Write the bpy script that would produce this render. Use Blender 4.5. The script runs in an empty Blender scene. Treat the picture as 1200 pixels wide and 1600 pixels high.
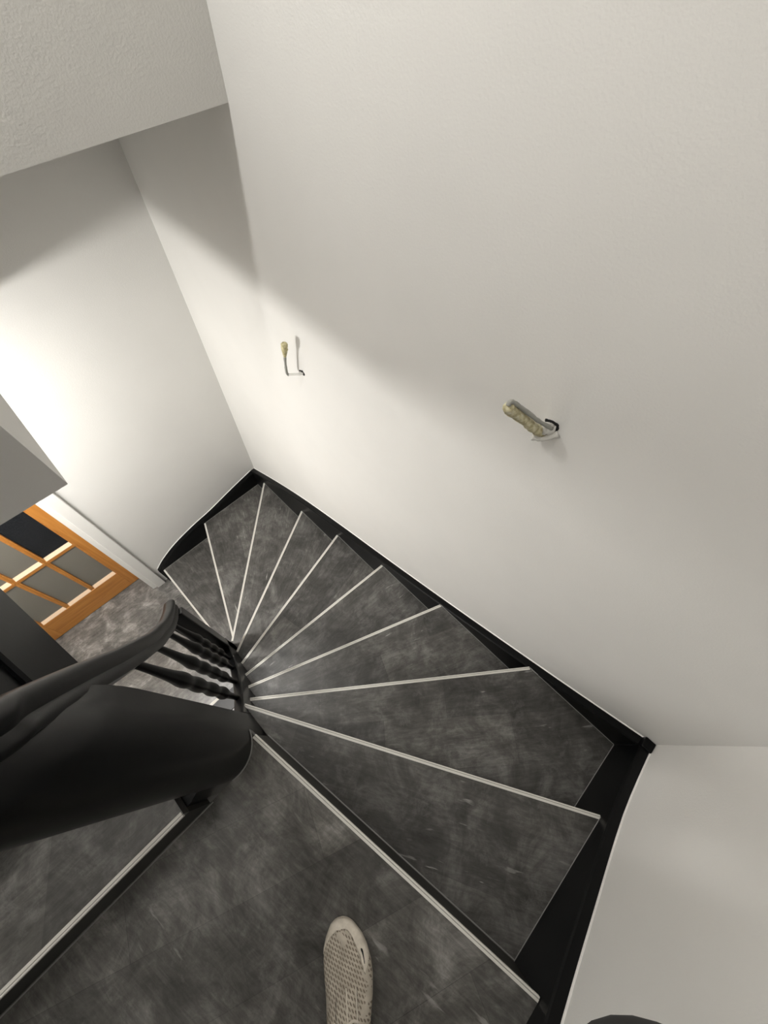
import bpy, bmesh, math, random
from mathutils import Vector, Matrix
random.seed(7)
C = bpy.context.scene.collection
SC = bpy.context.scene

# ------------------------------------------------------------------ camera
RW = [[0.711597, -0.702448, 0.014017], [-0.608628, -0.626277, -0.487186], [0.351001, 0.338149, -0.873186]]
HC = 3.2792
cam = bpy.data.cameras.new('camera'); co = bpy.data.objects.new('camera', cam); C.objects.link(co)
r0, r1, r2 = (Vector(r).normalized() for r in RW)
M = Matrix((( r0.x, -r1.x, -r2.x), (r0.y, -r1.y, -r2.y), (r0.z, -r1.z, -r2.z))).to_4x4()
M.translation = Vector((0, 0, HC)); co.matrix_world = M
cam.sensor_fit = 'VERTICAL'; cam.sensor_height = 36; cam.sensor_width = 27
cam.lens = 654.33 / 1600 * 36
cam.shift_x = (600 - 583.19) / 1600; cam.shift_y = (791.83 - 800) / 1600
cam.clip_start = 0.01
SC.camera = co

# ------------------------------------------------------------------ light
w = bpy.data.worlds.new('world'); SC.world = w; w.use_nodes = True
w.node_tree.nodes['Background'].inputs[0].default_value = (.8, .85, 1, 1)
w.node_tree.nodes['Background'].inputs[1].default_value = 0.02
SC.view_settings.view_transform = 'Standard'; SC.view_settings.look = 'None'
SC.view_settings.exposure = 0.0; SC.view_settings.gamma = 1
SC.view_settings.use_curve_mapping = False
def lamp(name, loc, power, radius, col):
    l = bpy.data.lights.new(name, 'POINT'); l.energy = power; l.shadow_soft_size = radius; l.color = col
    o = bpy.data.objects.new(name, l); C.objects.link(o); o.location = loc
    return o
lamp('upper_fill_light', (-.60, .90, 5.10), 23, .12, (1, .975, .945))  # added fill lamp, evens out the light on the walls and treads
lamp('landing_light', (-.25, 1.05, 3.75), 25, .05, (1, .975, .94))
lamp('hall_light', (-.75, 1.28, 2.253), 42, .05, (1, .975, .935))
dl = bpy.data.lights.new('hall_floor_fill', 'AREA'); dl.shape = 'DISK'; dl.size = .16; dl.energy = 16; dl.color = (1, .975, .935)  # added unseen lamp that brightens the hall floor
do = bpy.data.objects.new('hall_floor_fill', dl); C.objects.link(do); do.location = (-.95, 1.45, 2.300)

# ------------------------------------------------------------------ materials
def mat(name, col, rough=.5, metal=0, spec=.5):
    m = bpy.data.materials.new(name); m.use_nodes = True
    b = m.node_tree.nodes['Principled BSDF']
    b.inputs['Base Color'].default_value = (*col, 1); b.inputs['Roughness'].default_value = rough
    b.inputs['Metallic'].default_value = metal; b.inputs['Specular IOR Level'].default_value = spec
    return m
class NT:
    def __init__(s, m): s.m = m; s.t = m.node_tree; s.b = s.t.nodes['Principled BSDF']
    def n(s, t, **kw):
        x = s.t.nodes.new(t)
        for k, v in kw.items(): setattr(x, k, v)
        return x
    def l(s, a, b): s.t.links.new(a, b)
    def noise(s, vec, scale, detail=4, rough=.55, dist=0):
        x = s.n('ShaderNodeTexNoise'); x.inputs['Scale'].default_value = scale; x.inputs['Detail'].default_value = detail
        x.inputs['Roughness'].default_value = rough; x.inputs['Distortion'].default_value = dist
        if vec is not None: s.l(vec, x.inputs['Vector'])
        return x.outputs['Fac']
    def ramp(s, fac, stops):
        x = s.n('ShaderNodeValToRGB'); e = x.color_ramp.elements
        while len(e) < len(stops): e.new(.5)
        for i, (p, c) in enumerate(stops):
            e[i].position = p; e[i].color = (*c, 1) if not isinstance(c, float) else (c, c, c, 1)
        s.l(fac, x.inputs['Fac']); return x.outputs['Color']
    def mix(s, mode, fac, a, b):
        x = s.n('ShaderNodeMix', data_type='RGBA', blend_type=mode)
        if isinstance(fac, float): x.inputs[0].default_value = fac
        else: s.l(fac, x.inputs[0])
        for sock, v in ((x.inputs[6], a), (x.inputs[7], b)):
            if isinstance(v, tuple): sock.default_value = (*v, 1)
            else: s.l(v, sock)
        return x.outputs[2]
    def bump(s, h, strength, dist):
        x = s.n('ShaderNodeBump'); x.inputs['Strength'].default_value = strength; x.inputs['Distance'].default_value = dist
        s.l(h, x.inputs['Height']); s.l(x.outputs['Normal'], s.b.inputs['Normal'])
    def pos(s, scale=(1,1,1), rot=(0,0,0)):
        g = s.n('ShaderNodeNewGeometry'); mp = s.n('ShaderNodeMapping')
        mp.inputs['Scale'].default_value = scale; mp.inputs['Rotation'].default_value = rot
        s.l(g.outputs['Position'], mp.inputs['Vector']); return mp.outputs['Vector']

def plaster(name, col, strength, dist, scale):
    m = mat(name, col, .85, 0, .25); t = NT(m); p = t.pos()
    h = t.noise(p, scale, 3, .55)
    big = t.noise(p, 2.2, 3)
    c = t.ramp(big, [(.3, tuple(x * .97 for x in col)), (.7, tuple(min(1, x * 1.02) for x in col))])
    t.l(c, t.b.inputs['Base Color']); t.bump(h, strength, dist); return m
M_wall = plaster('wall_paint', (.757, .748, .722), .36, .0016, 190)
M_rough = plaster('rough_plaster', (.72, .71, .68), .45, .002, 190)
M_ceil = plaster('ceiling_paint', (.70, .69, .665), .2, .0015, 170)
M_white = mat('white_gloss_paint', (.82, .81, .78), .35)
M_caulk = mat('white_caulk', (.92, .91, .88), .6)
M_seal = mat('grey_seal', (.30, .30, .29), .5)

M_black = mat('black_satin_paint', (.0026, .0028, .0031), .32, 0, .17)
t = NT(M_black); t.bump(t.noise(t.pos(), 60, 3), .08, .001)
M_riser = mat('black_riser_vinyl', (.02, .019, .017), .5, 0, .4)

def vinyl(name, rot, gain=1.0):
    m = mat(name, (.05, .05, .048), .42, 0, .45); t = NT(m)
    oi = t.n('ShaderNodeObjectInfo')
    add = t.n('ShaderNodeVectorMath', operation='MULTIPLY_ADD')
    cmb = t.n('ShaderNodeCombineXYZ'); 
    for i in range(3): t.l(oi.outputs['Random'], cmb.inputs[i])
    t.l(cmb.outputs[0], add.inputs[0]); add.inputs[1].default_value = (7.3, 3.1, 5.7); t.l(t.n('ShaderNodeTexCoord').outputs['Object'], add.inputs[2])
    def mp(scale, r=rot):
        x = t.n('ShaderNodeMapping'); x.inputs['Scale'].default_value = scale; x.inputs['Rotation'].default_value = (0, 0, r)
        t.l(add.outputs[0], x.inputs['Vector']); return x.outputs['Vector']
    br = t.n('ShaderNodeTexBrick'); br.inputs['Scale'].default_value = 1
    br.inputs['Brick Width'].default_value = .48; br.inputs['Row Height'].default_value = .165
    br.inputs['Mortar Size'].default_value = .0006; br.inputs['Mortar Smooth'].default_value = 0
    br.inputs['Color1'].default_value = (.56, .56, .56, 1); br.inputs['Color2'].default_value = (1.28, 1.27, 1.25, 1); br.inputs['Mortar'].default_value = (.55, .55, .55, 1)
    t.l(mp((1, 1, 1)), br.inputs['Vector'])
    n1 = t.noise(mp((1, 1, 1)), 8, 9, .72, .5)
    n2 = t.noise(mp((6, 26, 6)), 1.6, 6, .62, .8)
    n3 = t.noise(mp((9, 60, 9)), 1.6, 6, .68, .8)
    n4 = t.noise(mp((1, 1, 1)), 13, 7, .72, .3)
    base = t.ramp(n1, [(p, tuple(x*gain for x in q)) for p, q in ((.30, (.036, .0345, .032)), (.50, (.083, .080, .075)), (.68, (.185, .180, .172)))])
    c = t.mix('MULTIPLY', .8, base, br.outputs['Color'])
    s = t.ramp(n2, [(.35, (.62, .62, .62)), (.65, (1.35, 1.35, 1.35))])
    c = t.mix('MULTIPLY', .42, c, s)
    s = t.ramp(n3, [(.38, (.58, .58, .58)), (.65, (1.45, 1.45, 1.45))])
    c = t.mix('MULTIPLY', .5, c, s)
    k = t.ramp(n4, [(.56, 0.0), (.74, .55)])
    c = t.mix('MIX', k, c, (.25, .246, .238))
    # fine pale scratches
    n5 = t.noise(mp((5, 30, 5), rot + .5), 2.0, 3, .5, .3); n6 = t.noise(mp((1, 1, 1)), 7, 2)
    a = t.ramp(n5, [(.64, 0.0), (.70, .7)]); b2 = t.ramp(n6, [(.56, 0.0), (.66, 1.0)])
    k = t.mix('MULTIPLY', 1.0, a, b2)
    c = t.mix('MIX', k, c, (.40, .39, .375))
    t.l(c, t.b.inputs['Base Color'])
    rr = t.ramp(n4, [(.3, .38), (.7, .25)]); t.l(rr, t.b.inputs['Roughness'])
    t.bump(n4, .06, .001)
    return m
M_tread = vinyl('dark_slate_vinyl', .05)
M_landing = vinyl('dark_slate_vinyl_landing', 2.1, 1.35)
M_floor = vinyl('slate_vinyl_floor', .75, 1.8)  # same vinyl as the treads, brightened to paint in the hall light

M_nose = mat('nosing_profile', (.74, .72, .67), .45, 0, .4)
M_groove = mat('nosing_groove', (.30, .29, .27), .6)

def wood(name, axis):
    m = mat(name, (.5, .22, .05), .35); t = NT(m)
    sc = {'z': (14, 14, 1.3), 'x': (1.3, 14, 14)}[axis]
    n = t.noise(t.pos(sc), 1.6, 6, .6, 1.6)
    c = t.ramp(n, [(.25, (.36, .135, .022)), (.5, (.50, .205, .04)), (.75, (.58, .27, .065))])
    t.l(c, t.b.inputs['Base Color']); t.bump(n, .05, .001); return m
M_wz = wood('orange_pine_upright', 'z'); M_wx = wood('orange_pine_crosswise', 'x')
M_bead = mat('pale_lit_bead', (.80, .60, .42), .3)  # lamp light on the sloping sills, painted in as a paler colour
M_glass = mat('frosted_pane', (.19, .18, .155), .28, 0, .5)
M_glassd = mat('dark_reflection_pane', (.012, .014, .017), .08, 0, .5)  # dark reflection put into the colour of a single pane
t = NT(M_glassd); t.bump(t.noise(t.pos((9, 9, 5)), 3, 3), .25, .01)

M_cable = mat('grey_cable_sheath', (.33, .33, .30), .5)
M_strip = mat('white_conduit', (.72, .71, .67), .5)
M_dark = mat('dark_opening', (.01, .01, .01), .9)
M_tape = mat('yellowed_tape', (.52, .46, .23), .6); t = NT(M_tape)
t.l(t.ramp(t.noise(t.pos(), 130, 3), [(.35, (.36, .31, .15)), (.6, (.66, .60, .36))]), t.b.inputs['Base Color'])
M_wrap = mat('cream_tape', (.6, .56, .4), .6); t = NT(M_wrap)
t.l(t.ramp(t.noise(t.pos(), 90, 3), [(.38, (.42, .37, .21)), (.55, (.64, .59, .38)), (.7, (.74, .72, .6))]), t.b.inputs['Base Color'])

# ------------------------------------------------------------------ helpers
def link(name, bm, m, parent=None, smooth=False, bevel=0, seg=2):
    me = bpy.data.meshes.new(name)
    bmesh.ops.recalc_face_normals(bm, faces=bm.faces[:])
    bm.to_mesh(me); bm.free()
    if isinstance(m, (list, tuple)):
        for x in m: me.materials.append(x)
    else: me.materials.append(m)
    if smooth:
        for p in me.polygons: p.use_smooth = True
    o = bpy.data.objects.new(name, me); C.objects.link(o)
    if parent:
        o.parent = parent
        if parent.name.startswith('tread'): o.matrix_parent_inverse = parent.matrix_basis.inverted()
    if bevel:
        b = o.modifiers.new('bevel', 'BEVEL'); b.width = bevel; b.segments = seg; b.limit_method = 'ANGLE'
    return o
def empty(name, label, cat, group=None):
    o = bpy.data.objects.new(name, None); C.objects.link(o); o.empty_display_size = .1
    o['label'] = label; o['category'] = cat
    if group: o['group'] = group
    return o
def struct(o, label=None, cat=None):
    o['kind'] = 'structure'
    if label: o['label'] = label
    if cat: o['category'] = cat
    return o
def box(bm, x0, x1, y0, y1, z0, z1):
    v = [bm.verts.new((x, y, z)) for x in (x0, x1) for y in (y0, y1) for z in (z0, z1)]
    for f in ((0,1,3,2), (4,6,7,5), (0,4,5,1), (2,3,7,6), (0,2,6,4), (1,5,7,3)): bm.faces.new([v[i] for i in f])
def BX(*a):
    bm = bmesh.new(); box(bm, *a); return bm
def prism(bm, poly, z0, z1):
    a = [bm.verts.new((x, y, z0)) for x, y in poly]; b = [bm.verts.new((x, y, z1)) for x, y in poly]
    n = len(poly); bm.faces.new(a[::-1]); bm.faces.new(b)
    for i in range(n): bm.faces.new((a[i], a[(i+1) % n], b[(i+1) % n], b[i]))
def sheet(bm, rows):
    """closed tube from a list of equal-length rings"""
    V = [[bm.verts.new(p) for p in r] for r in rows]; n = len(rows[0])
    for a, b in zip(V, V[1:]):
        for i in range(n): bm.faces.new((a[i], a[(i+1) % n], b[(i+1) % n], b[i]))
    bm.faces.new(V[0][::-1]); bm.faces.new(V[-1])
def tube(bm, pts, rad, n=10):
    pts = [Vector(p) for p in pts]; rows = []; up = None
    if not isinstance(rad, (list, tuple)): rad = [rad] * len(pts)
    for i, p in enumerate(pts):
        tg = (pts[min(i+1, len(pts)-1)] - pts[max(i-1, 0)]).normalized()
        if up is None: up = tg.orthogonal().normalized()
        up = (up - tg * up.dot(tg)).normalized(); s = tg.cross(up)
        rows.append([p + (up * math.cos(2*math.pi*k/n) + s * math.sin(2*math.pi*k/n)) * rad[i] for k in range(n)])
    sheet(bm, rows)
def smooth_path(pts, n=8):
    P = [Vector(p) for p in pts]; out = []
    for i in range(len(P)-1):
        a = P[max(i-1, 0)]; b = P[i]; c = P[i+1]; d = P[min(i+2, len(P)-1)]
        for k in range(n):
            s = k / n
            out.append(.5 * ((2*b) + (c-a)*s + (2*a-5*b+4*c-d)*s*s + (3*b-a-3*c+d)*s**3))
    out.append(P[-1]); return out
def lerp_tab(tab, x):
    if x <= tab[0][0]: return tab[0][1]
    for (a, b), (c, d) in zip(tab, tab[1:]):
        if x <= c: return b + (d-b) * (x-a) / (c-a)
    return tab[-1][1]

# ------------------------------------------------------------------ room shell
XS, YS, YR, XI = .639, 1.925, -.649, -.2214        # inner faces of the strings
XW, YW, YRW = .673, 1.959, -.683                   # wall planes
XL, ZT = -1.45, 5.35                               # far side wall, upper ceiling
R = .19
struct(link('floor', BX(XL-.1, XW+.1, YRW-.1, 4.0, -.12, 0), M_floor))
struct(link('wall_back', BX(XW, XW+.12, YRW-.12, 2.16, 0, ZT), M_wall))
struct(link('wall_right', BX(XL-.1, XW, YRW-.12, YRW, 0, ZT), M_wall))
bm = bmesh.new(); box(bm, -.425, XW, YW, YW+.2, 0, ZT); box(bm, XL-.1, -.425, YW, YW+.2, 2.06, ZT); box(bm, XL-.1, -1.29, YW, YW+.2, 0, 2.06)
struct(link('wall_left', bm, M_wall))
struct(link('wall_front', BX(XL-.1, XL, YRW, YW, 0, ZT), M_wall))
struct(link('ceiling', BX(XL-.1, XW+.12, YRW-.12, YW+.2, ZT, ZT+.12), M_ceil))
struct(link('wall_upper', BX(-.345, XW, 1.152, YW, 2.883, ZT), M_rough))
bm = bmesh.new(); box(bm, -.345, -.152, 1.0, YW, 2.31, 2.883); box(bm, XL, -.345, 1.0, YW, 2.31, 2.40)
struct(link('ceiling_hall', bm, M_ceil))
struct(link('floor_landing', BX(XL, -.345, 1.46, YW, 2.80, 3.04), M_landing))
# dark room behind the door
bm = bmesh.new(); box(bm, XL-.1, .2, 3.9, 4.0, 0, 2.4); box(bm, .1, .2, 2.16, 4.0, 0, 2.4); box(bm, XL-.1, XL, 2.16, 4.0, 0, 2.4)
struct(link('wall_beyond', bm, M_wall)); struct(link('ceiling_beyond', BX(XL-.1, .2, 2.16, 4.0, 2.4, 2.5), M_ceil))

# door casing
bm = bmesh.new(); box(bm, -.442, -.376, YW-.018, YW+.001, 0, 2.12); box(bm, -1.34, -1.275, YW-.018, YW+.001, 0, 2.12); box(bm, -1.275, -.442, YW-.018, YW+.001, 2.055, 2.12)
struct(link('trim_1', bm, M_white, bevel=.004))
bm = bmesh.new(); box(bm, -.4745, -.424, YW+.002, YW+.2, 0, 2.06); box(bm, -1.29, -1.238, YW+.002, YW+.2, 0, 2.06); box(bm, -1.238, -.4745, YW+.002, YW+.2, 2.02, 2.06)
struct(link('trim_2', bm, M_white))

# ------------------------------------------------------------------ glazed door
door = empty('door_1', 'orange pine door with small glass panes at the foot of the stairs', 'door'); struct(door)
door.location = (-.86, 2.135, 0)
def dpart(name, bm, m, parent=None, bevel=.003):
    o = link(name, bm, m, None, bevel=bevel); o.parent = parent or door
    if not parent: o.matrix_parent_inverse = Matrix.Translation(door.location).inverted()
    return o
DY0, DY1 = 2.115, 2.155
cols = [(-.755, -.572), (-.945, -.765), (-1.138, -.955)]
rows_ = [(.246, .757), (.781, 1.27), (1.294, 1.80)]
for x0, x1 in ((-.572, -.479), (-1.234, -1.138)): dpart('stile', BX(x0, x1, DY0, DY1, .008, 2.01), M_wz)
for z0, z1 in ((.008, .246), (1.80, 2.01)): dpart('rail', BX(-1.138, -.572, DY0, DY1, z0, z1), M_wx)
for a, b in ((-.765, -.755), (-.955, -.945)): dpart('muntin', BX(a, b, DY0+.006, DY1-.006, .246, 1.80), M_wz, bevel=.002)
for i in range(2):
    for x0, x1 in cols: dpart('muntin', BX(x0, x1, DY0+.004, DY1-.004, rows_[i][1], rows_[i+1][0]), M_wx, bevel=.002)
for ri, (z0, z1) in enumerate(rows_):
    for ci, (x0, x1) in enumerate(cols):
        g = dpart('glass_pane', BX(x0, x1, 2.136, 2.141, z0, z1), M_glassd if (ri, ci) == (1, 0) else M_glass, bevel=0)
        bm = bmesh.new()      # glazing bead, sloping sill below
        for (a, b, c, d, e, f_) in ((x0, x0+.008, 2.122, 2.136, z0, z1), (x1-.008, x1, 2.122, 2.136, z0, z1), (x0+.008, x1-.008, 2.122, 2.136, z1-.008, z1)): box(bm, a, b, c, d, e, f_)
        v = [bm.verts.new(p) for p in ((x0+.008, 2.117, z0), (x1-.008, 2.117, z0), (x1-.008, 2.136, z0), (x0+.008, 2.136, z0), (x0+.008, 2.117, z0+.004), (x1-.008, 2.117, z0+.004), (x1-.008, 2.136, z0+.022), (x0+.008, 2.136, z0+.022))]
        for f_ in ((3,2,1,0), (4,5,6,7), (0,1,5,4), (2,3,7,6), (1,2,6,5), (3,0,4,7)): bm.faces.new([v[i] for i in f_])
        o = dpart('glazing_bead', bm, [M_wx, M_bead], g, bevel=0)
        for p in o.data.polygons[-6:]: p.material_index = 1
bm = bmesh.new(); tube(bm, [(-1.19, 2.115, 1.05), (-1.19, 2.075, 1.05)], .009); tube(bm, [(-1.19, 2.075, 1.05), (-1.09, 2.072, 1.05)], .009)
dpart('handle', bm, M_nose, bevel=0)

# ------------------------------------------------------------------ staircase
stair = empty('staircase', 'black winding staircase with dark slate treads, pale nosing strips and curved black balustrade', 'staircase')
OUT = [(-.079, -.649), (.365, -.646), (.633, -.271), (.630, .157), (.622, .537), (.616, .908), (.618, 1.281), (.617, 1.757), (.112, 1.879), (-.313, 1.892)]
INN = [(-.225, .260), (-.213, .352), (-.2214, .412), (-.2214, .500), (-.2214, .600), (-.2214, .713), (-.2214, .842), (-.2214, .980), (-.2214, 1.055), (-.313, .952)]
def ext_line(i):
    (ax, ay), (bx, by) = INN[i], OUT[i]
    d = Vector((bx-ax, by-ay)); cand = []
    if i in (0, 1): k = (YR-ay)/d.y
    elif i <= 7: k = (XS-ax)/d.x
    else: k = (YS-ay)/d.y
    o = Vector((ax, ay)) + d*k
    if i == 9: p = Vector((ax, ay))
    else: p = Vector((ax, ay)) + d*((XI-ax)/d.x)
    return p, o
LN = [ext_line(i) for i in range(10)]
# landing (foot) tread outline with the round cut for the curved balustrade
CX, CY, RO, RIN = -.3107, .28, .0893, .051
arc = [(CX + RO*math.cos(math.radians(a)), CY + RO*math.sin(math.radians(a))) for a in range(-14, -107, -8)]
SEAL = .0028
def seal(bm, a, b, z):
    a = Vector(a); b = Vector(b); d = (b-a).normalized(); n = Vector((-d.y, d.x)) * SEAL * .5
    prism(bm, [tuple(a-n), tuple(b-n), tuple(b+n), tuple(a+n)], z-.001, z+.0022)
def add_tread(poly, z, m):
    a, b = Vector((*poly[0], z)), Vector((*poly[1], z)); ang = math.atan2(b.y-a.y, b.x-a.x)
    F = Matrix.Translation(a) @ Matrix.Rotation(ang, 4, 'Z')
    bm = bmesh.new(); prism(bm, poly, z-.038, z); bm.transform(F.inverted())
    o = link('tread', bm, m, stair); o.matrix_basis = F
    return o
def nosing(p, o, z, tread, side):
    """profile with two ridges and a groove, front lip hanging over the edge; side = unit vector pointing down the stairs"""
    d = (o-p).normalized(); p = p + d*.002; o = o - d*.002
    n = Vector(side)
    prof = [(-.0075, 0), (-.0075, .0010), (-.0068, .0020), (-.0015, .0022), (-.0010, .0010), (.0004, .0010), (.0009, .0022), (.0030, .0022), (.0042, .0012), (.0046, -.001), (.0046, -.0085), (.0005, -.0085), (.0005, 0)]
    bm = bmesh.new()
    ra = [(p.x+n.x*u, p.y+n.y*u, z+v) for u, v in prof]; rb = [(o.x+n.x*u, o.y+n.y*u, z+v) for u, v in prof]
    sheet(bm, [ra, rb])
    bm.faces.ensure_lookup_table()
    ob = link('nosing_strip', bm, [M_nose, M_groove], tread)
    ob.data.polygons[4].material_index = 1
    ob['label'] = 'pale grooved nosing strip along the tread edge'
    return ob
p0, o0 = LN[0]
poly = [tuple(p0), tuple(o0), (-1.4, YR), (-1.4, .19)] + [(-.395, .19)] + arc[::-1][1:]
tr = add_tread(poly, 1.9, M_landing)
def down(p, o):
    d = (o-p).normalized(); n = Vector((-d.y, d.x))        # left of inner->outer: points down the stairs
    return n
nosing(p0, o0, 1.9, tr, down(p0, o0))
bm = bmesh.new(); seal(bm, (-1.4, .186), (-.395, .186), 1.9)
for a, b in zip(arc, arc[1:]):
    a = Vector(a); b = Vector(b); c = Vector((CX, CY)); seal(bm, c + (a-c)*1.03, c + (b-c)*1.03, 1.9)
link('edge_seal', bm, M_seal, tr)
for i in range(1, 10):
    p, o = LN[i]; q, s = LN[i-1]; z = 1.9 - R*i
    poly = [tuple(p), tuple(o)]
    edge = [tuple(o)]
    if i == 2: edge.append((XS, YR))
    if i == 8: edge.append((XS, YS))
    edge.append(tuple(s))
    poly = [tuple(p)] + edge + [tuple(q)]
    if i == 9: poly = [tuple(p), tuple(o), tuple(s), tuple(q), (XI, .952)]
    tr = add_tread(poly, z, M_tread)
    nosing(p, o, z, tr, down(p, o))
    bm = bmesh.new()
    for a, b in zip(edge, edge[1:]): seal(bm, a, b, z)
    nn = down(q, s) * .003; seal(bm, q+nn, s+nn, z)
    link('edge_seal', bm, M_seal, tr)
# risers, hanging below each tread edge
for i in range(10):
    p, o = LN[i]; n = down(p, o); z1 = 1.9 - R*i - .038; z0 = 1.9 - R*(i+1)
    bm = bmesh.new(); prism(bm, [tuple(p), tuple(o), tuple(o - n*.012), tuple(p - n*.012)], z0 if i < 9 else 0, z1 - .0005)
    link('riser', bm, M_riser, stair)
# upper flight
for k in range(5):
    y = .19 + .25*k; z = 2.09 + R*k
    tr = add_tread([(-1.4, y), (-.402, y), (-.402, y+.25), (-1.4, y+.25)], z, M_landing)
    nosing(Vector((-1.4, y)), Vector((-.402, y)), z, tr, (0, -1))
    link('riser', BX(-1.4, -.402, y, y+.012, z-R, z-.0385), M_riser, stair)

# wall strings
def string_wall(name, prof, ax, face, wall, depth):
    """board whose top edge follows prof [(along, z)]; ax 'x' = board on a wall with constant y"""
    bm = bmesh.new(); rows = []
    for u, z in prof:
        def P(w_, zz): return (u, w_, zz) if ax == 'x' else (w_, u, zz)
        rows.append([P(face, z-depth), P(wall, z-depth), P(wall, z), P(face + (wall-face)*.12, z), P(face, z-.004)])
    sheet(bm, rows)
    o = link(name, bm, M_black, stair)
    bm = bmesh.new()
    tube(bm, [((u, wall-.0012*(1 if wall > face else -1), z+.001) if ax == 'x' else (wall-.0012*(1 if wall > face else -1), u, z+.001)) for u, z in prof], .0030, 6)
    c = link('caulk_line', bm, M_caulk, o); c['label'] = 'thin white line of caulk along the top of the black string'
    return o
backp = smooth_path([(Y, z, 0) for Y, z in ((YRW+.001, 1.694), (-.342, 1.538), (.14, 1.336), (.558, 1.176), (.95, 1.035), (1.315, .888), (1.65, .720), (YW-.001, .545))], 4)
string_wall('wall_string', [(v.x, v.y) for v in backp], 'y', XS, XW, .34)
leftp = smooth_path([(x, z, 0) for x, z in ((-.345, .205), (-.26, .275), (-.129, .345), (.05, .400), (.229, .436), (.45, .500), (XW-.035, .547))], 4)
string_wall('wall_string', [(v.x, v.y) for v in leftp], 'x', YS, YW, .30)
rightp = smooth_path([(x, z, 0) for x, z in ((XW-.035, 1.694), (.411, 1.745), (.126, 1.861), (-.068, 1.945), (-.40, 2.10), (-.60, 2.13), (-1.44, 2.13))], 4)
string_wall('wall_string', [(v.x, v.y) for v in rightp], 'x', YR, YRW, .46)
# corner block where two strings meet
link('string_corner', BX(XW-.038, XW-.0005, YRW+.0005, YRW+.036, 1.35, 1.703), M_black, stair, bevel=.004)

# inner (well) string: straight lower run, following the nosings
NT_ = [(.33, 1.80), (.41, 1.615), (.50, 1.43), (.60, 1.245), (.713, 1.06), (.842, .885), (.96, .74)]
bm = bmesh.new(); rows = []
for v in smooth_path([(y, z, 0) for y, z in NT_], 4):
    y, z = v.x, v.y; rows.append([(XI-.0005, y, z-.42), (XI-.0405, y, z-.42), (XI-.0405, y, z), (XI-.034, y, z+.006), (XI-.007, y, z+.006), (XI-.0005, y, z)])
sheet(bm, rows); link('inner_string', bm, M_black, stair, smooth=False)
# upper string on the other side of the well
def z_up(y): return 2.09 + .76*(y-.19)
bm = bmesh.new(); rows = []
for y in (.285, .6, .9, 1.2, 1.455): rows.append([(-.400, y, z_up(y)-.12), (-.360, y, z_up(y)-.12), (-.360, y, z_up(y)+.15), (-.366, y, z_up(y)+.156), (-.394, y, z_up(y)+.156), (-.400, y, z_up(y)+.15)])
sheet(bm, rows); link('inner_string', bm, M_black, stair)

# handrail centre line: rises up the lower run, round the well, on up the upper run
def arcp(a, r=.0576): return (CX + r*math.cos(math.radians(a)), CY + r*math.sin(math.radians(a)))
RX_ = -.2531
RAIL = [(RX_, y, z) for y, z in ((0.985, 1.4302), (0.955, 1.4689), (0.91, 1.53), (0.84, 1.6323), (0.72, 1.8269), (0.64, 1.9772), (0.57, 2.1113), (0.44, 2.3973), (0.36, 2.5866))]
RARC = ((5, 2.7603), (-20, 2.8166), (-45, 2.8783), (-72, 2.9396), (-100, 2.9907), (-130, 3.0331), (-160, 3.0677))
RAIL += [(*arcp(a), z) for a, z in RARC]
RAIL += [(-.3683, .30, 3.103), (-.3683, .42, 3.193), (-.3683, .65, 3.365), (-.3683, 1.0, 3.63), (-.3683, 1.40, 3.93)]
rail_pts = smooth_path(RAIL, 8)
prof = [(-.020, -.034), (.020, -.034), (.026, -.026), (.026, -.017), (.0205, -.008), (.027, .001), (.033, .012), (.031, .023), (.022, .031), (.008, .035), (-.008, .035), (-.022, .031), (-.031, .023), (-.033, .012), (-.027, .001), (-.0205, -.008), (-.026, -.017), (-.026, -.026)]
bm = bmesh.new(); rows = []
for i, p in enumerate(rail_pts):
    tg = (rail_pts[min(i+1, len(rail_pts)-1)] - rail_pts[max(i-1, 0)]).normalized()
    side = tg.cross(Vector((0, 0, 1))).normalized(); up = side.cross(tg).normalized()
    s = 1.0
    if i < 6: s = .88 + .12 * math.sin(i/6*math.pi/2)
    rows.append([p + (side*a + up*b)*s*.80 for a, b in prof])
sheet(bm, rows)
rail = link('handrail', bm, M_black, stair, smooth=True)
es = rail.modifiers.new('edges', 'EDGE_SPLIT'); es.split_angle = math.radians(50)

# curved closed panel below the turning rail
path = []
ZTOP = sorted((a, z - .030) for a, z in RARC) + [(20, 2.655), (40, 2.60)]
ZTOP = [(-180, 3.05)] + ZTOP
for y in (.326, .31, .295): path.append((Vector((XI, y)), Vector((-1, 0)), 1.42, lerp_tab([(.28, 2.735), (.295, 2.705), (.31, 2.672), (.326, 2.638)], y), lerp_tab([(.295, .85), (.326, .5)], y)))
for j in range(0, 25):
    a = -j*7.5
    d = Vector((math.cos(math.radians(a)), math.sin(math.radians(a))))
    path.append((Vector((CX, CY)) + d*RO, -d, lerp_tab([(-180, 1.78), (-90, 1.70), (0, 1.46)], a), lerp_tab(ZTOP, a), lerp_tab([(-20, 1.0), (0, .92)], a)))
bm = bmesh.new(); sheet(bm, [[(*(p), zb), (*(p + n*.038), zb), (*(p + n*.038), zt), (*(p + n*.026*q), zt), (*(p + n*.0165*q), zt-.022), (*(p + n*.0085*q), zt-.05), (*(p + n*.0030*q), zt-.085), (*p, zt-.13)] for p, n, zb, zt, q in path])
pan = link('curved_panel', bm, M_black, stair, smooth=True); es = pan.modifiers.new('edges', 'EDGE_SPLIT'); es.split_angle = math.radians(40)
bm = bmesh.new()
sheet(bm, [[(-.390, y, z_up(y)+.15), (-.372, y, z_up(y)+.15), (-.372, y, z_up(y)+.40), (-.390, y, z_up(y)+.40)] for y in (.285, .7, 1.1, 1.40)])
link('closed_panel', bm, M_black, stair)

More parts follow.
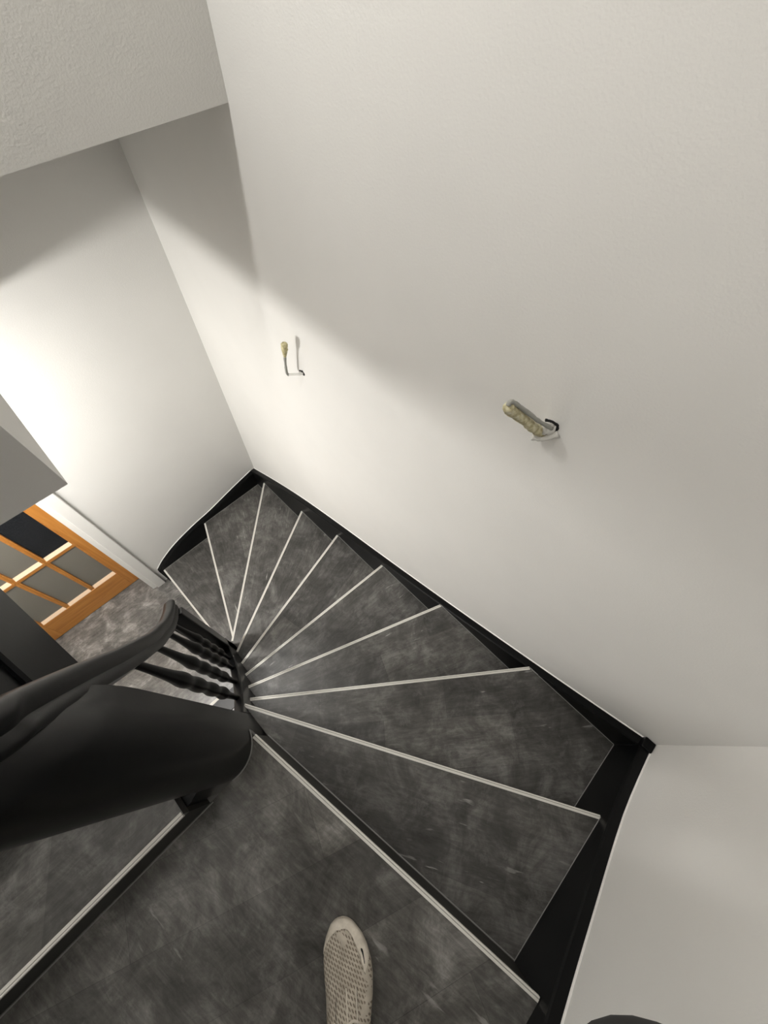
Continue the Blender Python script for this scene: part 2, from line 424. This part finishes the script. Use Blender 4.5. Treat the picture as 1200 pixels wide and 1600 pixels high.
# turned balusters
BP = [(0, .011), (.05, .011), (.10, .0125), (.16, .015), (.20, .021), (.235, .0245), (.275, .021), (.305, .0185), (.345, .0235), (.385, .0245), (.425, .0205), (.455, .019), (.495, .0235), (.535, .0245), (.58, .021), (.605, .020), (.64, .0235), (.68, .0235), (.73, .019), (.80, .0155), (.88, .0125), (.95, .011), (1, .011)]
UPR = [(p.y, p.z) for p in rail_pts[-32:]]
for bx_, y in [(-.2465, v) for v in (.438, .548, .668, .762)] + [(-.376, v) for v in (.45, .60, .75, .90, 1.05, 1.20, 1.35)]:
    if bx_ > -.3: zb = lerp_tab(NT_, y); zt = lerp_tab(sorted((p.y, p.z) for p in rail_pts[:64]), y) - .035
    else: zb = z_up(y) + .395; zt = lerp_tab(UPR, y) - .03
    bm = bmesh.new(); q = smooth_path([(a, b, 0) for a, b in BP], 2); n = 18; rows = []
    for v in q: rows.append([(bx_ + v.y*.84*math.cos(2*math.pi*k/n), y + v.y*.84*math.sin(2*math.pi*k/n), zb + v.x*(zt-zb)) for k in range(n)])
    sheet(bm, rows); link('baluster', bm, M_black, stair, smooth=True)
# newel at the foot of the well
bm = bmesh.new(); box(bm, -.298, XI-.0005, .862, .950, 0, 1.43)
for v in bm.verts:
    if v.co.z > 1 and v.co.y < .9: v.co.z = 1.555
link('newel_post', bm, M_black, stair, bevel=.006)
bm = bmesh.new(); prism(bm, [(-.43, .2025), (-.395, .2025)] + [(CX + .087*math.cos(math.radians(a)), CY + .087*math.sin(math.radians(a))) for a in range(-128, -181, -8)] + [(-.3995, .30), (-.43, .30)], 1.76, 2.05)
link('string_block', bm, M_black, stair)
# low plinth under the upper flight with its pale floor strip
link('plinth', BX(-1.44, -.40, .80, .915, 0, .011), M_black, stair)
link('floor_strip', BX(-1.44, -.555, .915, .935, 0, .012), M_nose, stair)

# ------------------------------------------------------------------ cable ends on the back wall
def lump(pts, rad, n=9, jit=.12):
    bm = bmesh.new(); P = smooth_path(pts, 6)
    rr = [rad]*len(P) if isinstance(rad, float) else [lerp_tab(rad, i/(len(P)-1)) for i in range(len(P))]
    tube(bm, P, [r*(1+random.uniform(-jit, jit)) for r in rr], n)
    for v in bm.verts: v.co += Vector([random.uniform(-1, 1)*.0006 for _ in range(3)])
    return bm
c1 = empty('wall_cable', 'thin grey cable bent upward with yellow taped tip on the back wall', 'cable', 'bare cable ends on the back wall')
B1 = Vector((XW, 1.034, 2.143)); c1.location = B1
def cpart(name, bm, m, root, parent=None, smooth=True):
    o = link(name, bm, m, None, smooth=smooth); o.parent = parent or root
    if parent is None: o.matrix_parent_inverse = Matrix.Translation(root.location).inverted()
    else: o.matrix_parent_inverse = Matrix.Identity(4)
    return o
cb = cpart('cable', lump([(XW-.001, 1.034, 2.143), (.655, 1.046, 2.141), (.630, 1.071, 2.139)], .0046, jit=.06), M_strip, c1)
cpart('twisted_wire', lump([(.630, 1.071, 2.137), (.6255, 1.072, 2.150), (.623, 1.064, 2.200), (.623, 1.055, 2.248)], .0052, jit=.14), M_cable, c1)
cpart('tape', lump([(.623, 1.056, 2.238), (.622, 1.050, 2.262), (.621, 1.043, 2.288), (.621, 1.039, 2.305)], [(0, .0055), (.3, .009), (.75, .0125), (.93, .010), (1, .004)], jit=.14), M_tape, c1)
bm = bmesh.new(); tube(bm, [(XW-.0015, 1.034, 2.141), (XW+.004, 1.034, 2.141)], .0085, 14); cpart('wall_hole', bm, M_dark, c1)
cpart('wire_stub', lump([(XW-.001, 1.036, 2.150), (.662, 1.041, 2.158)], .0026, 8, .05), M_dark, c1)
c2 = empty('wall_cable', 'thick cream taped cable stub sticking out of the wall above the middle treads', 'cable', 'bare cable ends on the back wall')
B2 = Vector((XW, .138, 2.603)); c2.location = B2
cpart('tape', lump([(.660, .146, 2.590), (.640, .162, 2.607), (.612, .182, 2.640), (.582, .200, 2.672), (.562, .204, 2.697)], [(0, .0105), (.2, .0120), (.5, .0105), (.8, .0115), (.95, .010), (1, .005)], 10, .10), M_wrap, c2)
cpart('conductor', lump([(.660, .134, 2.612), (.630, .160, 2.640), (.598, .190, 2.676), (.568, .203, 2.705), (.561, .203, 2.700)], .0046, 8, .12), M_cable, c2)
cpart('conduit', lump([(XW-.0005, .138, 2.603), (.652, .148, 2.606)], .0135, 12, .12), M_strip, c2)
cpart('torn_sleeve', lump([(XW-.001, .120, 2.598), (.655, .140, 2.580), (.646, .158, 2.578)], .0075, 8, .15), M_strip, c2)
bm = bmesh.new(); tube(bm, [(XW-.0015, .132, 2.607), (XW+.004, .132, 2.607)], .009, 14); cpart('wall_hole', bm, M_dark, c2)
cpart('wire_stub', lump([(XW-.001, .128, 2.616), (.660, .140, 2.628), (.650, .151, 2.632)], .0028, 8, .05), M_dark, c2)

# ------------------------------------------------------------------ the person standing on the quarter landing
FW = Vector((.6709, .7415, 0)); RT = Vector((.7415, -.6709, 0)); TIP = Vector((-.291, -.234, 1.9))
def PP(x, s, z): return TIP + RT*x - FW*s + Vector((0, 0, z))
person = empty('person', 'person in dark jacket and trousers standing on the landing in pale knit trainers', 'person')
M_skin = mat('skin', (.55, .34, .25), .5); M_hair = mat('hair', (.05, .035, .025), .6)
M_jacket = mat('black_jacket_cloth', (.006, .006, .006), .9); M_trouser = mat('dark_trouser_cloth', (.02, .022, .028), .9)
M_sole = mat('off_white_sole', (.66, .60, .51), .6)
M_cap = mat('toe_cap_rubber', (.8, .73, .63), .5); t = NT(M_cap)
t.l(t.ramp(t.noise(t.pos(), 60, 4), [(.35, (.66, .60, .51)), (.65, (.86, .79, .69))]), t.b.inputs['Base Color'])
M_knit = mat('beige_knit', (.42, .38, .32), .85); t = NT(M_knit)
tc = t.n('ShaderNodeTexCoord'); mpn = t.n('ShaderNodeMapping'); mpn.inputs['Rotation'].default_value = (0, 0, .38); t.l(tc.outputs['Object'], mpn.inputs['Vector'])
sx = t.n('ShaderNodeSeparateXYZ'); t.l(mpn.outputs[0], sx.inputs[0])
def mth(op, a, b=None):
    x = t.n('ShaderNodeMath', operation=op)
    for i, v in enumerate((a, b)):
        if v is None: continue
        if isinstance(v, (int, float)): x.inputs[i].default_value = v
        else: t.l(v, x.inputs[i])
    return x.outputs[0]
u_ = mth('MULTIPLY', sx.outputs[0], 2*math.pi/.0150); v_ = mth('MULTIPLY', sx.outputs[1], math.pi/.0072)
dots = mth('MULTIPLY', mth('SINE', mth('ADD', u_, mth('MULTIPLY', v_, 1.0))), mth('SINE', v_))
zone = mth('MULTIPLY', mth('GREATER_THAN', t.noise(tc.outputs['Object'], 26, 1), .38), 1.0)
k = mth('MULTIPLY', mth('GREATER_THAN', mth('ABSOLUTE', dots), .52), zone)
c = t.mix('MIX', k, t.ramp(t.noise(tc.outputs['Object'], 45, 4), [(.3, (.46, .41, .34)), (.7, (.66, .60, .51))]), (.24, .20, .155))
t.l(c, t.b.inputs['Base Color']); t.bump(mth('SUBTRACT', 1.0, k), .35, .0012)
M_lace = mat('pale_lace', (.74, .68, .59), .8)
LX = [(0, -.014), (.002, -.026), (.006, -.034), (.012, -.041), (.03, -.050), (.05, -.0555), (.075, -.056), (.10, -.053), (.13, -.049), (.16, -.047), (.20, -.043), (.24, -.038), (.27, -.034), (.29, -.026), (.298, -.012), (.30, -.001)]
RX = [(0, -.010), (.002, .000), (.006, .008), (.012, .0155), (.03, .033), (.05, .045), (.075, .053), (.10, .056), (.13, .0545), (.16, .050), (.20, .044), (.24, .038), (.27, .034), (.29, .026), (.298, .012), (.30, .001)]
HT = [(0, .026), (.005, .033), (.015, .039), (.03, .044), (.06, .050), (.09, .057), (.12, .069), (.15, .083), (.18, .096), (.21, .104), (.25, .108), (.28, .100), (.295, .07), (.30, .03)]
CAPF = [(-.06, .075), (-.0535, .050), (-.049, .039), (-.040, .028), (-.026, .018), (-.008, .0145), (.002, .018), (.011, .028), (.020, .044), (.029, .060), (.038, .087), (.041, .088), (.050, .058), (.06, .045)]
def shoe(mir, base_x, base_s, label):
    org = TIP + RT*base_x - FW*base_s
    root = link('trainer', bmesh.new(), M_knit, None)
    def L(x, s, z): return Vector((x*mir, -s, z))
    def S(s, u, off=0):
        xl, xr, h = lerp_tab(LX, s), lerp_tab(RX, s), lerp_tab(HT, s)
        sn = max(0, math.sin(math.pi*u)); z = .020 + (h-.020) * sn**.62
        x = xl + (xr-xl) * (.5 - .5*math.cos(math.pi*u))
        cx = (xl+xr)/2
        return x, Vector((x + (x-cx)*off*12, s - off*.6*max(0, 1-s/.05), z + off))
    NS, NU = 110, 64; ss = [.30*(i/NS)**1.25 for i in range(NS+1)]
    cap, knit = bmesh.new(), bmesh.new(); D = {}
    def vert(bm, i, j, off):
        kx = (id(bm), i, j)
        if kx not in D:
            x, p = S(ss[i], j/NU, off); D[kx] = bm.verts.new((p.x*mir, -p.y, p.z))
        return D[kx]
    for i in range(NS):
        for j in range(NU):
            x, p = S((ss[i]+ss[i+1])/2, (j+.5)/NU); s_ = p.y
            if s_ > .205 and abs(x) < .024 and p.z > .06: continue            # collar opening
            if s_ < lerp_tab(CAPF, x): bm, off = cap, .0016
            else: bm, off = knit, 0
            bm.faces.new([vert(bm, a, b, off) for a, b in ((i, j), (i+1, j), (i+1, j+1), (i, j+1))])
    me = root.data; bmesh.ops.recalc_face_normals(knit, faces=knit.faces[:]); knit.to_mesh(me); knit.free()
    for p in me.polygons: p.use_smooth = True
    so = root.modifiers.new('thickness', 'SOLIDIFY'); so.thickness = .002
    root.location = org; root.rotation_euler = (0, 0, math.atan2(RT.y, RT.x)); root.parent = person
    o = link('toe_cap', cap, M_cap, root, smooth=True); so = o.modifiers.new('thickness', 'SOLIDIFY'); so.thickness = .002; so.offset = -1
    o['label'] = 'pale smooth toe cap of the trainer'
    bm = bmesh.new(); rows = []
    outl = [(lerp_tab(LX, s)*1.01, s) for s in [.30*(i/40)**1.4 for i in range(41)]] + [(lerp_tab(RX, s)*1.01, s) for s in [.30*(i/40)**1.4 for i in range(40, -1, -1)]]
    for z, k_ in ((.0, .93), (.004, .985), (.012, 1.0), (.019, 1.0), (.024, .985)): rows.append([L(x*k_, .15 + (s-.15)*(.5+.5*k_), z) for x, s in outl])
    sheet(bm, rows); link('sole', bm, M_sole, root, smooth=True)
    # tongue ridge and laces
    def on(x, s, off=.002):
        xl, xr = lerp_tab(LX, s), lerp_tab(RX, s); cth = max(-1, min(1, 1 - 2*(x-xl)/(xr-xl))); u = math.acos(cth)/math.pi
        h = lerp_tab(HT, s); return L(x, s, .020 + (h-.020)*max(0, math.sin(math.pi*u))**.62 + off)
    bm = bmesh.new(); rows = []
    for s in [.100 + i*.0105 for i in range(11)]:
        rows.append([on(x, s, .0008 + .0045*math.sin(math.pi*(x+.026)/.048)**.5*min(1, (s-.098)/.02)) if -.0255 < x < .0215 else on(x, s, .0005) for x in [-.026+.048*q/12 for q in range(13)]] )
    V = [[bm.verts.new(p) for p in r] for r in rows]
    for a, b in zip(V, V[1:]):
        for q in range(12): bm.faces.new((a[q], a[q+1], b[q+1], b[q]))
    o = link('tongue', bm, M_knit, root, smooth=True); so = o.modifiers.new('thickness', 'SOLIDIFY'); so.thickness = .002
    for q, s in enumerate((.150, .163, .176, .189, .202)):
        bm = bmesh.new(); tube(bm, [on(x, s + .006*math.sin(6*x/.05)*(1 if q % 2 else -1), .0055 + .001*math.cos(x*60)) for x in [-.028+.054*i/10 for i in range(11)]], .0026, 8)
        link('lace', bm, M_lace, root, smooth=True)
    for x in (-.003, .018):
        bm = bmesh.new(); tube(bm, [on(x + (s-.10)*.08, s, .0045) for s in [.102+.006*i for i in range(9)]], .0016, 6); link('tongue_seam', bm, M_lace, root, smooth=True)
    # curved tick emblem on the toe cap
    bm = bmesh.new()
    top_ = [(.0318, .0475), (.0345, .0490), (.0362, .0535), (.0375, .0600), (.0386, .0660), (.0394, .0720)]
    bot_ = [(.0318, .0475), (.0325, .0515), (.0343, .0540), (.0362, .0590), (.0380, .0650), (.0394, .0720)]
    A = [bm.verts.new(on(x, s, .0026)) for x, s in top_]; B = [bm.verts.new(on(x-.0012, s, .0026)) for x, s in bot_]
    for i in range(len(A)-1): bm.faces.new((A[i], A[i+1], B[i+1], B[i]))
    o = link('emblem', bm, M_dark, root); so = o.modifiers.new('thickness', 'SOLIDIFY'); so.thickness = .0006
    return root
shoe(1, 0, 0, 'right'); shoe(-1, -.24, .24, 'left')

def camw(x, y, z): return r0*x + r1*y + r2*z + Vector((0, 0, HC))
def skin(name, verts, edges, rad, m, root=0, sub=2):
    me = bpy.data.meshes.new(name); me.from_pydata([tuple(v) for v in verts], edges, []); me.materials.append(m)
    o = bpy.data.objects.new(name, me); C.objects.link(o); o.parent = person
    s = o.modifiers.new('skin', 'SKIN'); s.use_smooth_shade = True
    for i, d in enumerate(me.skin_vertices[0].data):
        r = rad[i]; d.radius = (r, r) if isinstance(r, float) else r; d.use_root = (i == root)
    sb = o.modifiers.new('subsurf', 'SUBSURF'); sb.levels = sub; sb.render_levels = sub
    return o
LS = -.24; LO = .24                         # left foot offset
hipc = PP(-.12, .33, .93); chest = PP(-.12, .27, 1.25); sho = PP(-.12, .25, 1.40)
rs, ls = sho + RT*.18 - Vector((0, 0, .03)), sho - RT*.18 - Vector((0, 0, .03))
rw = camw(.098, .2188, .15); re = camw(.16, .49, .10); lw = camw(-.15, .27, .09); le = camw(-.30, .52, .13)
rh, lh = camw(.070, .142, -.02), camw(-.085, .14, -.02)
rk, lk = PP(.0, .17, .50), PP(LS, LO+.17, .50); ra, la = PP(0, .255, .105), PP(LS, LO+.255, .105)
rhip, lhip = hipc + RT*.09 - Vector((0, 0, .06)), hipc - RT*.09 - Vector((0, 0, .06))
V = [hipc, PP(-.12, .30, 1.09), chest, sho, sho + Vector((0, 0, .09)) + FW*.02, sho + Vector((0, 0, .17)) + FW*.05, sho + Vector((0, 0, .27)) + FW*.06, rs, re, rw, rh, ls, le, lw, lh, rhip, rk, ra, lhip, lk, la, PP(0, .185, .045), PP(LS, LO+.185, .045)]
Rr = [.12, .115, .13, .09, .052, .075, .07, .05, .038, .025, .03, .05, .038, .025, .03, .08, .052, .034, .08, .052, .034, .020, .020]
E_ = [(0,1),(1,2),(2,3),(3,4),(4,5),(5,6),(3,7),(7,8),(8,9),(9,10),(3,11),(11,12),(12,13),(13,14),(0,15),(15,16),(16,17),(0,18),(18,19),(19,20),(17,21),(20,22)]
def fingers(hi, hp, wp, inward):
    d = (hp-wp).normalized(); sd = (inward - d*inward.dot(d)).normalized(); nn = d.cross(sd)
    for q in range(5):
        if q < 4:
            b = hp + nn*(.030-.020*q)*1.0 + d*.020; ln = (.066, .075, .070, .055)[q]
            pts = [b, b + d*ln*.45 + sd*.010, b + d*ln*.6 + sd*(.012+ln*.35)]
        else:
            b = hp + nn*.034 - d*.01; pts = [b, b + nn*.022 + d*.02 + sd*.01, b + nn*.024 + d*.042 + sd*.024]
        last = hi
        for j, p in enumerate(pts):
            V.append(p); Rr.append((.0095, .0085, .0075)[j]); E_.append((last, len(V)-1)); last = len(V)-1
fingers(10, rh, rw, -r0); fingers(14, lh, lw, r0)
skin('body', V, E_, Rr, M_skin)
skin('trousers', [hipc + Vector((0, 0, .06)), hipc - Vector((0, 0, .02)), rhip, rk, ra + Vector((0, 0, .02)), lhip, lk, la + Vector((0, 0, .02))], [(0,1),(1,2),(2,3),(3,4),(1,5),(5,6),(6,7)], [.145, .14, .105, .075, .062, .105, .075, .062], M_trouser)
skin('jacket', [hipc + Vector((0, 0, .03)), PP(-.12, .30, 1.09), chest, sho, sho + Vector((0, 0, .07)) + FW*.015, rs, re, rw, ls, le, lw, rw + (rh-rw)*.42], [(0,1),(1,2),(2,3),(3,4),(3,5),(5,6),(6,7),(3,8),(8,9),(9,10),(7,11)], [.165, .16, .165, .115, .07, .075, .06, .046, .075, .06, .040, .040], M_jacket, 0, 3)
skin('hair', [sho + Vector((0, 0, .25)) + FW*.005, sho + Vector((0, 0, .31)) + FW*.05, sho + Vector((0, 0, .20)) - FW*.02], [(0,1),(0,2)], [.08, .07, .06], M_hair)
